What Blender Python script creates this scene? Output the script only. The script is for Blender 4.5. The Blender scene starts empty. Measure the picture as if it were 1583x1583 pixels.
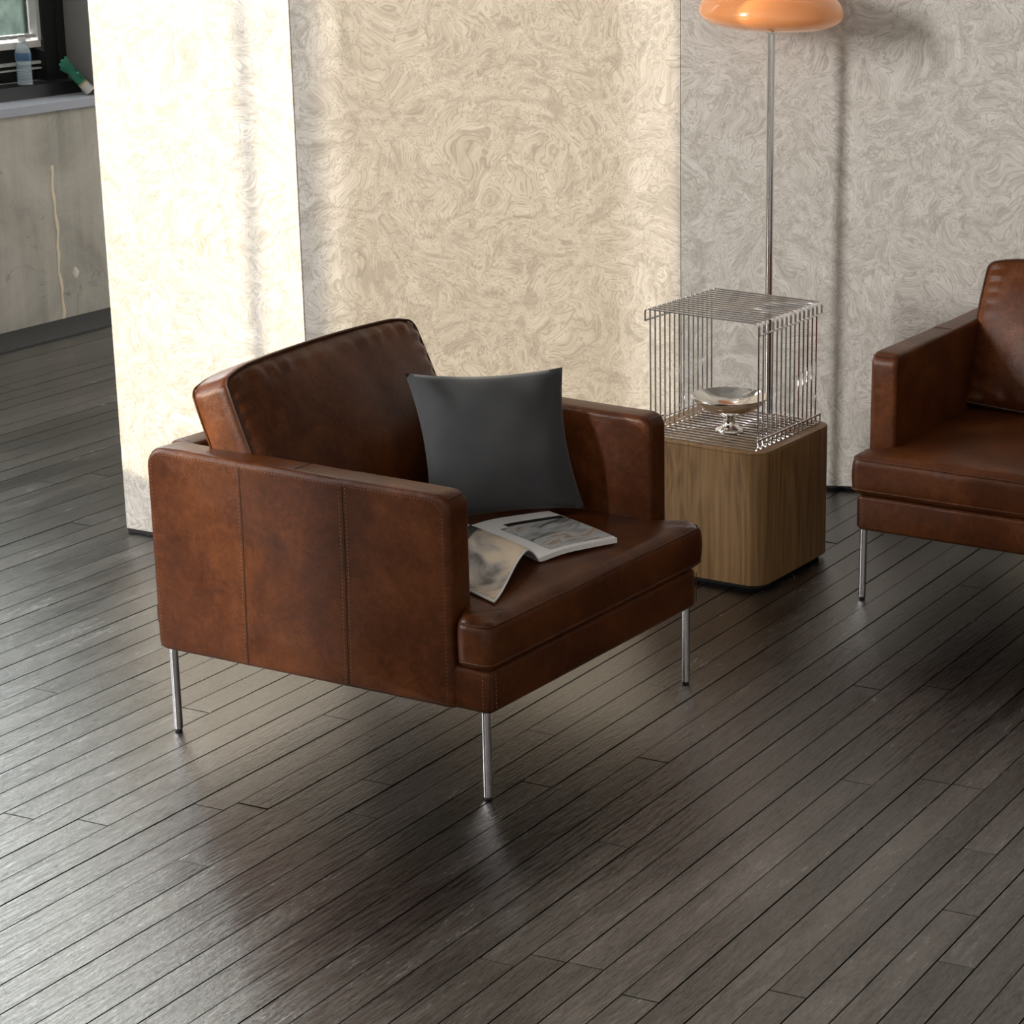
import bpy, bmesh, math, random
from mathutils import Vector, Matrix, noise
random.seed(11)
sc = bpy.context.scene
col = sc.collection

# ------------------------------------------------------------------ camera
IMG = 1583.0
FPX, CX, CY = 3784.103, 1619.260, 933.379           # focal length and principal point in pixels
CAMH = 2.0
Rm = Matrix(((0.998858, 0.014881, 0.045399), (0.047775, -0.311119, -0.949169), (0.0, 0.950254, -0.311475)))
cam_data = bpy.data.cameras.new('camera'); cam = bpy.data.objects.new('camera', cam_data); col.objects.link(cam)
cam_data.sensor_width = 36.0; cam_data.lens = FPX / IMG * 36.0
cam_data.shift_x = 0.5 - CX / IMG; cam_data.shift_y = CY / IMG - 0.5
cam_data.clip_start = 0.05; cam_data.clip_end = 200
cam.matrix_world = Matrix.Translation((0, 0, CAMH)) @ Matrix((Rm[0], -Rm[1], -Rm[2])).transposed().to_4x4()
sc.camera = cam

def project(p):
    c = Rm @ (Vector(p) - Vector((0, 0, CAMH)))
    return CX + FPX * c.x / c.z, CY + FPX * c.y / c.z

# ------------------------------------------------------------------ light
SUN_DIR = Vector((1.0, 0.529, -0.235))               # low sun through the windows of the left wall
sun_d = bpy.data.lights.new('sun', 'SUN'); sun_d.energy = 4.1; sun_d.angle = math.radians(0.6); sun_d.color = (1.0, 0.80, 0.53)
sun = bpy.data.objects.new('sun', sun_d); col.objects.link(sun)
sun.rotation_euler = SUN_DIR.to_track_quat('-Z', 'Y').to_euler()
sun.location = (-12, -4, 6)

world = bpy.data.worlds.new('world'); sc.world = world; world.use_nodes = True
wn = world.node_tree.nodes; wl = world.node_tree.links
bgn = wn['Background']; bgn.inputs[1].default_value = 10.0
bgn.inputs[0].default_value = (1.0, 0.97, 0.94, 1)

sc.view_settings.view_transform = 'Standard'; sc.view_settings.look = 'None'
sc.view_settings.exposure = 0.0; sc.view_settings.gamma = 1.0; sc.view_settings.use_curve_mapping = False
sc.cycles.use_denoising = True
sc.cycles.max_bounces = 8; sc.cycles.diffuse_bounces = 4; sc.cycles.glossy_bounces = 4
sc.cycles.sample_clamp_indirect = 6.0

# room axes: planks run along PD, the window wall is parallel to them; QD points from it into the room
YAW = 0.341753
PD = Vector((math.sin(YAW), math.cos(YAW), 0)); QD = Vector((math.cos(YAW), -math.sin(YAW), 0))
W0 = Vector((-3.629, 9.154, 0))                      # a point at the foot of the window wall
def LW(t, dep, z):                                   # t: along the wall towards the viewer, dep: outwards
    return W0 - PD * t - QD * dep + Vector((0, 0, z))
CEIL = 5.0
# windows of the left wall: (t far, t near, z low, z high)
WINS = [(-0.10, 2.00, 0.79, 3.6), (3.80, 5.40, 0.79, 3.6), (6.30, 7.09, 1.60, 1.87), (10.6, 13.8, 1.8, 4.6)]  # third opening added out of view, cut to sun only the cushion side
def window_light(t0, t1, z0, z1, power, colr):
    d = bpy.data.lights.new('window_daylight', 'AREA'); d.shape = 'RECTANGLE'
    d.size = t1 - t0; d.size_y = z1 - z0; d.energy = power; d.color = colr
    o = bpy.data.objects.new('window_daylight', d); col.objects.link(o)
    o.location = LW((t0 + t1) / 2, 0.30, (z0 + z1) / 2)
    m = Matrix((-PD, Vector((0, 0, 1)), -QD)).transposed()   # light shines along its -Z = QD
    o.rotation_euler = m.to_euler()
    return o
window_light(*WINS[1], 45, (0.86, 0.93, 1.0))
window_light(*WINS[2], 20, (0.86, 0.93, 1.0))
far_fill = window_light(0, 2.2, 0.9, 4.2, 480, (0.95, 0.97, 1.0)); far_fill.name = 'far_fill_light'  # added fill lamp, hidden behind the partition, brightens the concrete wall
far_fill.location = W0 + PD * 3.75 + QD * 1.5 + Vector((0, 0, 2.55)); far_fill.rotation_euler = Matrix((QD, Vector((0, 0, 1)), -(-PD))).transposed().to_euler()
window_light(*WINS[3], 3350, (1.0, 0.97, 0.93))

# ------------------------------------------------------------------ materials
def mat(name):
    m = bpy.data.materials.new(name); m.use_nodes = True
    nt = m.node_tree; b = nt.nodes['Principled BSDF']
    return m, nt, b
def N(nt, typ, **kw):
    n = nt.nodes.new(typ)
    for k, v in kw.items():
        if k.startswith('_'): setattr(n, k[1:], v)
        else: n.inputs[k].default_value = v
    return n
def L(nt, a, b): nt.links.new(a, b)
def ramp(nt, fac, stops, interp='LINEAR'):
    r = nt.nodes.new('ShaderNodeValToRGB'); r.color_ramp.interpolation = interp
    el = r.color_ramp.elements
    while len(el) < len(stops): el.new(0.5)
    for e, (p, c) in zip(el, stops):
        e.position = p; e.color = (*c, 1) if len(c) == 3 else c
    L(nt, fac, r.inputs[0]); return r.outputs[0]
def math_n(nt, op, a, b=None, c=None):
    n = nt.nodes.new('ShaderNodeMath'); n.operation = op
    for i, x in enumerate((a, b, c)):
        if x is None: continue
        if isinstance(x, (int, float)): n.inputs[i].default_value = x
        else: L(nt, x, n.inputs[i])
    return n.outputs[0]
def mixc(nt, fac, a, b, mode='MIX'):
    n = nt.nodes.new('ShaderNodeMix'); n.data_type = 'RGBA'; n.blend_type = mode
    for s, x in ((0, fac), (6, a), (7, b)):
        if isinstance(x, (int, float)): n.inputs[s].default_value = x
        elif isinstance(x, tuple): n.inputs[s].default_value = (*x, 1)
        else: L(nt, x, n.inputs[s])
    return n.outputs[2]
def bump(nt, b, h, strength, dist):
    n = N(nt, 'ShaderNodeBump', Strength=strength, Distance=dist); L(nt, h, n.inputs['Height']); L(nt, n.outputs[0], b.inputs['Normal'])
def coords(nt, kind='Object', scale=(1, 1, 1), rot=(0, 0, 0), loc=(0, 0, 0)):
    t = nt.nodes.new('ShaderNodeTexCoord'); mp = nt.nodes.new('ShaderNodeMapping')
    mp.inputs['Scale'].default_value = scale; mp.inputs['Rotation'].default_value = rot; mp.inputs['Location'].default_value = loc
    L(nt, t.outputs[kind], mp.inputs[0]); return mp.outputs[0]

def m_simple(name, c, rough=0.5, metal=0.0, **kw):
    m, nt, b = mat(name); b.inputs['Base Color'].default_value = (*c, 1); b.inputs['Roughness'].default_value = rough; b.inputs['Metallic'].default_value = metal
    for k, v in kw.items(): b.inputs[k].default_value = v
    # slight procedural unevenness so that no surface is perfectly even
    co = coords(nt); n = N(nt, 'ShaderNodeTexNoise', Scale=40.0, Detail=3.0); L(nt, co, n.inputs[0])
    r = math_n(nt, 'MULTIPLY_ADD', n.outputs[0], 0.08, max(0.0, rough - 0.04)); L(nt, r, b.inputs['Roughness'])
    return m

def m_wallpaper():
    m, nt, b = mat('marbled_wallpaper'); co = coords(nt)
    wob = N(nt, 'ShaderNodeTexNoise', Scale=3.2, Detail=2.0, Roughness=0.5); L(nt, co, wob.inputs[0])
    sub = nt.nodes.new('ShaderNodeVectorMath'); sub.operation = 'SUBTRACT'; L(nt, wob.outputs[1], sub.inputs[0]); sub.inputs[1].default_value = (.5, .5, .5)
    scl = nt.nodes.new('ShaderNodeVectorMath'); scl.operation = 'SCALE'; L(nt, sub.outputs[0], scl.inputs[0]); scl.inputs[3].default_value = 0.42
    add = nt.nodes.new('ShaderNodeVectorMath'); add.operation = 'ADD'; L(nt, co, add.inputs[0]); L(nt, scl.outputs[0], add.inputs[1])
    f1 = N(nt, 'ShaderNodeTexNoise', Scale=11.0, Detail=3.0, Roughness=0.55, Distortion=0.7); L(nt, add.outputs[0], f1.inputs[0])
    s1 = math_n(nt, 'SINE', math_n(nt, 'MULTIPLY', f1.outputs[0], 105.0))
    lines = ramp(nt, math_n(nt, 'MULTIPLY_ADD', s1, 0.5, 0.5), [(0.0, (0, 0, 0)), (0.16, (.45, .45, .45)), (0.45, (.95, .95, .95)), (0.75, (1, 1, 1)), (1.0, (.70, .70, .70))])
    blot = N(nt, 'ShaderNodeTexNoise', Scale=17.0, Detail=3.5, Roughness=0.65, Distortion=1.2); L(nt, add.outputs[0], blot.inputs[0])
    bl = ramp(nt, blot.outputs[0], [(0.36, (.56, .53, .485)), (0.50, (.70, .67, .62)), (0.66, (.80, .775, .735))])
    colr = mixc(nt, math_n(nt, 'MULTIPLY_ADD', lines, -0.50, 0.50), bl, (.33, .30, .26))
    L(nt, colr, b.inputs['Base Color']); b.inputs['Roughness'].default_value = 0.72; b.inputs['Specular IOR Level'].default_value = 0.25
    bump(nt, b, lines, 0.12, 0.002)
    return m

def m_leather():
    m, nt, b = mat('brown_leather'); co = coords(nt)
    oi = nt.nodes.new('ShaderNodeObjectInfo')
    n1 = N(nt, 'ShaderNodeTexNoise', Scale=7.0, Detail=4.0, Roughness=0.6, Distortion=0.6); L(nt, co, n1.inputs[0])
    n2 = N(nt, 'ShaderNodeTexNoise', Scale=38.0, Detail=5.0, Roughness=0.65, Distortion=1.5); L(nt, co, n2.inputs[0])
    f = math_n(nt, 'MULTIPLY_ADD', n2.outputs[0], 0.35, math_n(nt, 'MULTIPLY', n1.outputs[0], 0.65))
    c = ramp(nt, f, [(0.30, (.038, .0090, .0021)), (0.48, (.080, .0215, .0048)), (0.66, (.142, .0435, .0110))])
    L(nt, c, b.inputs['Base Color'])
    v = N(nt, 'ShaderNodeTexVoronoi', Scale=420.0); L(nt, co, v.inputs[0])
    cr = N(nt, 'ShaderNodeTexNoise', Scale=26.0, Detail=6.0, Roughness=0.7, Distortion=2.0); L(nt, co, cr.inputs[0])
    h = math_n(nt, 'MULTIPLY_ADD', cr.outputs[0], 1.6, math_n(nt, 'MULTIPLY', v.outputs[0], 0.35))
    bump(nt, b, h, 0.16, 0.004)
    r = math_n(nt, 'MULTIPLY_ADD', n2.outputs[0], 0.22, 0.22); L(nt, r, b.inputs['Roughness'])
    b.inputs['Specular IOR Level'].default_value = 0.27
    return m

def m_planks():
    m, nt, b = mat('dark_stained_oak'); 
    g = nt.nodes.new('ShaderNodeNewGeometry'); oi = nt.nodes.new('ShaderNodeObjectInfo')
    rot = nt.nodes.new('ShaderNodeMapping'); rot.inputs['Rotation'].default_value = (0, 0, -(math.pi / 2 - YAW)); L(nt, g.outputs['Position'], rot.inputs[0])
    off = nt.nodes.new('ShaderNodeVectorMath'); off.operation = 'ADD'; L(nt, rot.outputs[0], off.inputs[0])
    cmb = nt.nodes.new('ShaderNodeCombineXYZ'); L(nt, math_n(nt, 'MULTIPLY', oi.outputs['Random'], 37.0), cmb.inputs[0]); L(nt, math_n(nt, 'MULTIPLY', oi.outputs['Random'], 11.0), cmb.inputs[2]); L(nt, cmb.outputs[0], off.inputs[1])
    def sc_noise(scale, s, **kw):
        mp = nt.nodes.new('ShaderNodeMapping'); mp.inputs['Scale'].default_value = scale; L(nt, off.outputs[0], mp.inputs[0])
        n = N(nt, 'ShaderNodeTexNoise', Scale=s, **kw); L(nt, mp.outputs[0], n.inputs[0]); return n.outputs[0]
    grain = sc_noise((1.0, 7.0, 7.0), 16.0, Detail=6.0, Roughness=0.72, Distortion=0.8)
    fine = sc_noise((1.0, 3.0, 3.0), 75.0, Detail=4.0, Roughness=0.7)
    worn = sc_noise((0.5, 2.2, 1.0), 4.5, Detail=4.0, Roughness=0.62)
    tone = math_n(nt, 'MULTIPLY_ADD', oi.outputs['Random'], 0.16, -0.08)
    f = math_n(nt, 'ADD', math_n(nt, 'ADD', math_n(nt, 'MULTIPLY', grain, 0.55), math_n(nt, 'MULTIPLY', worn, 0.45)), tone)
    c = ramp(nt, f, [(0.34, (.002, .0019, .0018)), (0.50, (.010, .0092, .0086)), (0.66, (.058, .052, .047))])
    scr = sc_noise((0.35, 9.0, 1.0), 24.0, Detail=2.0, Roughness=0.5)
    scm = ramp(nt, scr, [(0.71, (0, 0, 0)), (0.76, (1, 1, 1))])
    c2 = mixc(nt, math_n(nt, 'MULTIPLY', scm, 0.35), c, (.16, .14, .125))
    L(nt, c2, b.inputs['Base Color'])
    r = math_n(nt, 'MULTIPLY_ADD', grain, 0.36, math_n(nt, 'MULTIPLY_ADD', worn, 0.26, -0.11)); L(nt, r, b.inputs['Roughness'])
    b.inputs['IOR'].default_value = 2.25
    spk = math_n(nt, 'ADD', math_n(nt, 'MULTIPLY', fine, 0.35), math_n(nt, 'ADD', math_n(nt, 'MULTIPLY', grain, 0.40), math_n(nt, 'MULTIPLY', worn, 0.25)))
    L(nt, ramp(nt, spk, [(0.34, (.14, .14, .14)), (0.50, (.48, .48, .48)), (0.64, (.74, .74, .74))]), b.inputs['Specular IOR Level'])
    h = math_n(nt, 'MULTIPLY_ADD', fine, 0.55, grain)
    bump(nt, b, h, 0.26, 0.004)
    return m

def m_concrete():
    m, nt, b = mat('stained_concrete'); co = coords(nt)
    n1 = N(nt, 'ShaderNodeTexNoise', Scale=3.0, Detail=6.0, Roughness=0.65, Distortion=0.5); L(nt, co, n1.inputs[0])
    mp = nt.nodes.new('ShaderNodeMapping'); mp.inputs['Scale'].default_value = (9, 9, 0.7); L(nt, co, mp.inputs[0])
    n2 = N(nt, 'ShaderNodeTexNoise', Scale=1.6, Detail=4.0); L(nt, mp.outputs[0], n2.inputs[0])
    f = math_n(nt, 'MULTIPLY_ADD', n1.outputs[0], 0.6, math_n(nt, 'MULTIPLY', n2.outputs[0], 0.4))
    c = ramp(nt, f, [(0.30, (.22, .205, .175)), (0.5, (.38, .36, .31)), (0.68, (.50, .475, .42))])
    drip = ramp(nt, n2.outputs[0], [(0.66, (0, 0, 0)), (0.70, (1, 1, 1))])
    c = mixc(nt, math_n(nt, 'MULTIPLY', drip, 0.45), c, (.46, .40, .30))
    sn = N(nt, 'ShaderNodeTexNoise', Scale=5.5, Detail=5.0, Roughness=0.7, Distortion=1.5); L(nt, co, sn.inputs[0])
    c = mixc(nt, math_n(nt, 'MULTIPLY', ramp(nt, sn.outputs[0], [(0.60, (0, 0, 0)), (0.70, (1, 1, 1))]), 0.55), c, (.09, .08, .065))
    L(nt, c, b.inputs['Base Color']); b.inputs['Roughness'].default_value = 0.85
    bump(nt, b, n1.outputs[0], 0.35, 0.01)
    return m

def m_wood():
    m, nt, b = mat('oak_veneer'); co = coords(nt)
    mp = nt.nodes.new('ShaderNodeMapping'); mp.inputs['Scale'].default_value = (1, 1, 0.035); L(nt, co, mp.inputs[0])
    n1 = N(nt, 'ShaderNodeTexNoise', Scale=70.0, Detail=5.0, Roughness=0.6, Distortion=0.3); L(nt, mp.outputs[0], n1.inputs[0])
    mp2 = nt.nodes.new('ShaderNodeMapping'); mp2.inputs['Scale'].default_value = (1, 1, 0.10); L(nt, co, mp2.inputs[0])
    n2 = N(nt, 'ShaderNodeTexNoise', Scale=11.0, Detail=2.0, Distortion=1.2); L(nt, mp2.outputs[0], n2.inputs[0])
    ring = math_n(nt, 'MULTIPLY_ADD', math_n(nt, 'SINE', math_n(nt, 'MULTIPLY', n2.outputs[0], 55.0)), 0.5, 0.5)
    f = math_n(nt, 'MULTIPLY_ADD', ring, 0.14, math_n(nt, 'MULTIPLY', n1.outputs[0], 0.86))
    c = ramp(nt, f, [(0.30, (.150, .076, .027)), (0.50, (.260, .145, .056)), (0.70, (.350, .212, .092))])
    L(nt, c, b.inputs['Base Color']); b.inputs['Roughness'].default_value = 0.42
    bump(nt, b, n1.outputs[0], 0.08, 0.002)
    return m

def m_fabric():
    m, nt, b = mat('charcoal_cotton'); co = coords(nt)
    w1 = N(nt, 'ShaderNodeTexNoise', Scale=260.0, Detail=2.0); L(nt, co, w1.inputs[0])
    n1 = N(nt, 'ShaderNodeTexNoise', Scale=8.0, Detail=3.0); L(nt, co, n1.inputs[0])
    c = ramp(nt, n1.outputs[0], [(0.3, (.036, .038, .042)), (0.7, (.054, .057, .061))]); L(nt, c, b.inputs['Base Color'])
    b.inputs['Roughness'].default_value = 0.9; b.inputs['Sheen Weight'].default_value = 0.12; b.inputs['Sheen Roughness'].default_value = 0.5
    bump(nt, b, w1.outputs[0], 0.2, 0.001)
    return m

def m_page(name, stops, scale, stretch=(1, 1, 1)):
    m, nt, b = mat(name); co = coords(nt, scale=stretch)
    n = N(nt, 'ShaderNodeTexNoise', Scale=scale, Detail=3.0, Distortion=1.6); L(nt, co, n.inputs[0])
    L(nt, ramp(nt, n.outputs[0], stops), b.inputs['Base Color']); b.inputs['Roughness'].default_value = 0.35
    return m

M = dict(
    wallpaper=m_wallpaper(), leather=m_leather(), planks=m_planks(), concrete=m_concrete(), wood=m_wood(), fabric=m_fabric(),
    chrome=m_simple('polished_chrome', (.80, .80, .82), 0.10, 1.0),
    silver=m_simple('polished_silver', (.90, .88, .85), 0.05, 1.0),
    dark=m_simple('matt_black', (.012, .012, .012), 0.7),
    thread=m_simple('tan_thread', (.30, .150, .075), 0.6),
    seam=m_simple('dark_seam', (.050, .017, .007), 0.6),
    black=m_simple('black_window_paint', (.012, .013, .015), 0.35),
    sill=m_simple('grey_sill_paint', (.30, .32, .36), 0.55),
    reveal=m_simple('grey_plaster_reveal', (.16, .155, .15), 0.8),
    white=m_simple('white_paint', (.75, .74, .72), 0.4),
    bead=m_simple('pale_grey_bead', (.55, .56, .56), 0.4),
    ceiling=m_simple('grey_ceiling_paint', (.30, .29, .28), 0.9),
    rwall=m_simple('dark_brown_plaster', (.22, .205, .19), 0.9),
    paper=m_simple('white_paper', (.90, .91, .92), 0.45),
    greenglove=m_simple('green_rubber', (.03, .20, .13), 0.6),
    cuff=m_simple('white_knit', (.55, .54, .52), 0.9),
    blue=m_simple('blue_label', (.05, .12, .24), 0.4),
    subfloor=m_simple('dark_subfloor', (.006, .006, .006), 0.9),
    photo1=m_page('grey_printed_photo', [(0.30, (.03, .03, .03)), (0.42, (.34, .35, .35)), (0.56, (.58, .61, .63)), (0.66, (.40, .27, .18)), (0.78, (.75, .79, .83))], 7.0, (1, 3, 1)),
    photo2=m_page('sepia_printed_photo', [(0.30, (.04, .036, .033)), (0.40, (.34, .30, .27)), (0.52, (.64, .53, .40)), (0.72, (.80, .66, .48))], 6.0),
    photodark=m_simple('black_print', (.015, .015, .016), 0.35),
)
m, nt, b = mat('orange_opal_glass'); M['orange'] = m
b.inputs['Base Color'].default_value = (.78, .30, .11, 1); b.inputs['Roughness'].default_value = 0.16; b.inputs['Coat Weight'].default_value = 0.5; b.inputs['Coat Roughness'].default_value = 0.05
b.inputs['Emission Color'].default_value = (1.0, .42, .17, 1); b.inputs['Emission Strength'].default_value = 0.14; b.inputs['Subsurface Weight'].default_value = 0.25; b.inputs['Subsurface Radius'].default_value = (.05, .02, .01)
co = coords(nt); nz = N(nt, 'ShaderNodeTexNoise', Scale=6.0); L(nt, co, nz.inputs[0])
L(nt, ramp(nt, nz.outputs[0], [(0.3, (.72, .27, .095)), (0.7, (.84, .34, .13))]), b.inputs['Base Color'])
m, nt, b = mat('frosted_green_glass'); M['glass'] = m
co = coords(nt); nz = N(nt, 'ShaderNodeTexNoise', Scale=22.0, Detail=3.0); L(nt, co, nz.inputs[0])
L(nt, ramp(nt, nz.outputs[0], [(0.3, (.020, .030, .026)), (0.7, (.040, .054, .047))]), b.inputs['Base Color'])
b.inputs['Transmission Weight'].default_value = 0.9; b.inputs['Roughness'].default_value = 0.25
m, nt, b = mat('clear_plastic'); M['plastic'] = m
b.inputs['Base Color'].default_value = (.72, .82, .88, 1); b.inputs['Roughness'].default_value = 0.12
tr2 = nt.nodes.new('ShaderNodeBsdfTransparent'); tr2.inputs[0].default_value = (.80, .90, .95, 1); mx2 = nt.nodes.new('ShaderNodeMixShader'); mx2.inputs[0].default_value = 0.34; L(nt, tr2.outputs[0], mx2.inputs[1]); L(nt, b.outputs[0], mx2.inputs[2]); L(nt, mx2.outputs[0], nt.nodes['Material Output'].inputs[0])
co = coords(nt); nz = N(nt, 'ShaderNodeTexNoise', Scale=60.0); L(nt, co, nz.inputs[0]); bump(nt, b, nz.outputs[0], 0.3, 0.003)

m, nt, b = mat('clear_window_glass'); M['clear'] = m
tr = nt.nodes.new('ShaderNodeBsdfTransparent'); tr.inputs[0].default_value = (.92, .95, .95, 1); mx = nt.nodes.new('ShaderNodeMixShader'); mx.inputs[0].default_value = 0.08
b.inputs['Roughness'].default_value = 0.02; L(nt, tr.outputs[0], mx.inputs[1]); L(nt, b.outputs[0], mx.inputs[2]); L(nt, mx.outputs[0], nt.nodes['Material Output'].inputs[0])

# ------------------------------------------------------------------ mesh helpers
def obj(name, bm, material, parent=None, smooth=True, angle=38.0):
    bmesh.ops.recalc_face_normals(bm, faces=bm.faces)
    me = bpy.data.meshes.new(name); bm.to_mesh(me); bm.free()
    if smooth:
        for p in me.polygons: p.use_smooth = True
        me.set_sharp_from_angle(angle=math.radians(angle))
    me.materials.append(material)
    o = bpy.data.objects.new(name, me); col.objects.link(o)
    if parent: o.parent = parent
    return o
def thing(name, label, cat, loc=(0, 0, 0), rz=0.0, group=None):
    o = bpy.data.objects.new(name, None); col.objects.link(o); o.empty_display_size = 0.1
    o.location = loc; o.rotation_euler = (0, 0, rz); o['label'] = label; o['category'] = cat
    if group: o['group'] = group
    return o
def struct(name, o_or_bm, material=None, label=None):
    o = obj(name, o_or_bm, material) if isinstance(o_or_bm, bmesh.types.BMesh) else o_or_bm
    o['kind'] = 'structure'
    if label: o['label'] = label
    return o
def box_bm(p0, p1, bm=None):
    bm = bm or bmesh.new()
    x0, y0, z0 = p0; x1, y1, z1 = p1
    v = [bm.verts.new(c) for c in ((x0, y0, z0), (x1, y0, z0), (x1, y1, z0), (x0, y1, z0), (x0, y0, z1), (x1, y0, z1), (x1, y1, z1), (x0, y1, z1))]
    for f in ((3, 2, 1, 0), (4, 5, 6, 7), (0, 1, 5, 4), (1, 2, 6, 5), (2, 3, 7, 6), (3, 0, 4, 7)): bm.faces.new([v[i] for i in f])
    return bm
def wall_box(t0, t1, d0, d1, z0, z1, bm=None):       # box in window-wall coordinates
    bm = bm or bmesh.new()
    v = [bm.verts.new(LW(t, d, z)) for z in (z0, z1) for t, d in ((t0, d0), (t1, d0), (t1, d1), (t0, d1))]
    for f in ((3, 2, 1, 0), (4, 5, 6, 7), (0, 1, 5, 4), (1, 2, 6, 5), (2, 3, 7, 6), (3, 0, 4, 7)): bm.faces.new([v[i] for i in f])
    return bm
def round_poly(pts, rad, seg=5):
    # rounded polygon; rad is a number or a list
    out = []; n = len(pts)
    for i in range(n):
        p = Vector(pts[i]); a = Vector(pts[i - 1]) - p; c = Vector(pts[(i + 1) % n]) - p
        r = rad[i] if isinstance(rad, (list, tuple)) else rad
        if r <= 0: out.append(p); continue
        a.normalize(); c.normalize(); half = math.acos(max(-1, min(1, a.dot(c)))) / 2
        dist = r / math.tan(half); cen = p + (a + c).normalized() * (r / math.sin(half))
        s = p + a * dist - cen; e = p + c * dist - cen
        ang0 = math.atan2(s.y, s.x); ang1 = math.atan2(e.y, e.x); dd = (ang1 - ang0 + math.pi) % (2 * math.pi) - math.pi
        for k in range(seg + 1):
            w = ang0 + dd * k / seg; out.append(cen + Vector((math.cos(w), math.sin(w))) * r)
    return out
def inset_poly(P, d):
    n = len(P); out = []
    for i in range(n):
        a = (P[i] - P[i - 1]); c = (P[(i + 1) % n] - P[i])
        if a.length < 1e-9: a = c
        if c.length < 1e-9: c = a
        a = a.normalized(); c = c.normalized(); na = Vector((-a.y, a.x)); nc = Vector((-c.y, c.x)); m = na + nc
        m = m / max(0.35, (1 + na.dot(nc)))
        out.append(P[i] + m * d)
    return out
def extrude(P, a0, a1, bev, seg, fn, bm=None):
    # closed CCW polygon P extruded from a0 to a1 with rounded rims; fn(p, a) gives the 3d point
    bm = bm or bmesh.new(); rings = []
    prof = [(bev * (1 - math.sin(k / seg * math.pi / 2)), a0 + bev * (1 - math.cos(k / seg * math.pi / 2))) for k in range(seg + 1)] if bev > 0 else [(0, a0)]
    prof += [(d, a1 - (a - a0)) for d, a in reversed(prof)]
    for d, a in prof:
        rings.append([bm.verts.new(fn(p, a)) for p in inset_poly(P, d)])
    n = len(P)
    for r0, r1 in zip(rings, rings[1:]):
        for i in range(n): bm.faces.new((r0[i], r0[(i + 1) % n], r1[(i + 1) % n], r1[i]))
    bm.faces.new(list(reversed(rings[0]))); bm.faces.new(rings[-1])
    return bm
def tube_bm(path, r, sides=6, bm=None, closed=False, cap=True):
    bm = bm or bmesh.new(); path = [Vector(p) for p in path]; n = len(path); rings = []; up = Vector((0, 0, 1))
    for i, p in enumerate(path):
        t = (path[(i + 1) % n] - path[i - 1]) if (closed or 0 < i < n - 1) else ((path[1] - path[0]) if i == 0 else (path[-1] - path[-2]))
        t.normalize(); a = up if abs(t.dot(up)) < 0.95 else Vector((1, 0, 0))
        if i and abs(t.dot(prev)) < 0.98: a = prev
        x = t.cross(a).normalized(); y = t.cross(x).normalized(); prev = -y if False else a
        rr = r[i] if isinstance(r, (list, tuple)) else r
        rings.append([bm.verts.new(p + (x * math.cos(k / sides * 2 * math.pi) + y * math.sin(k / sides * 2 * math.pi)) * rr) for k in range(sides)])
    m = n if closed else n - 1
    for i in range(m):
        a, c = rings[i], rings[(i + 1) % n]
        # pick the rotation with the smallest twist
        best = min(range(sides), key=lambda s: sum((a[k].co - c[(k + s) % sides].co).length for k in range(0, sides, 2)))
        for k in range(sides): bm.faces.new((a[k], a[(k + 1) % sides], c[(k + 1 + best) % sides], c[(k + best) % sides]))
    if cap and not closed:
        bm.faces.new(list(reversed(rings[0]))); bm.faces.new(rings[-1])
    return bm
def lathe_bm(prof, n=32, c=(0, 0, 0), bm=None):
    bm = bm or bmesh.new(); rings = []
    for r, z in prof:
        if r < 1e-6: rings.append([bm.verts.new((c[0], c[1], c[2] + z))])
        else: rings.append([bm.verts.new((c[0] + r * math.cos(k / n * 2 * math.pi), c[1] + r * math.sin(k / n * 2 * math.pi), c[2] + z)) for k in range(n)])
    for a, d in zip(rings, rings[1:]):
        for k in range(n):
            if len(a) == 1 and len(d) == 1: continue
            if len(a) == 1: bm.faces.new((a[0], d[k], d[(k + 1) % n]))
            elif len(d) == 1: bm.faces.new((a[k], a[(k + 1) % n], d[0]))
            else: bm.faces.new((a[k], a[(k + 1) % n], d[(k + 1) % n], d[k]))
    return bm
def stitch_bm(path, step=0.0085, ln=0.0055, r=0.0011, bm=None):
    # single stitches along a path, each a tiny lozenge
    bm = bm or bmesh.new(); path = [Vector(p) for p in path]; pos = step / 2
    for a, c in zip(path, path[1:]):
        d = c - a; l = d.length
        if l < 1e-9: continue
        d.normalize(); up = Vector((0, 0, 1)) if abs(d.z) < 0.9 else Vector((1, 0, 0)); x = d.cross(up).normalized() * r; y = d.cross(x).normalized() * r
        while pos < l:
            m = a + d * pos; e0 = bm.verts.new(m - d * ln / 2); e1 = bm.verts.new(m + d * ln / 2)
            q = [bm.verts.new(m + w) for w in (x, y, -x, -y)]
            for k in range(4): bm.faces.new((e0, q[k], q[(k + 1) % 4])); bm.faces.new((e1, q[(k + 1) % 4], q[k]))
            pos += step
        pos -= l
    return bm
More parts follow.
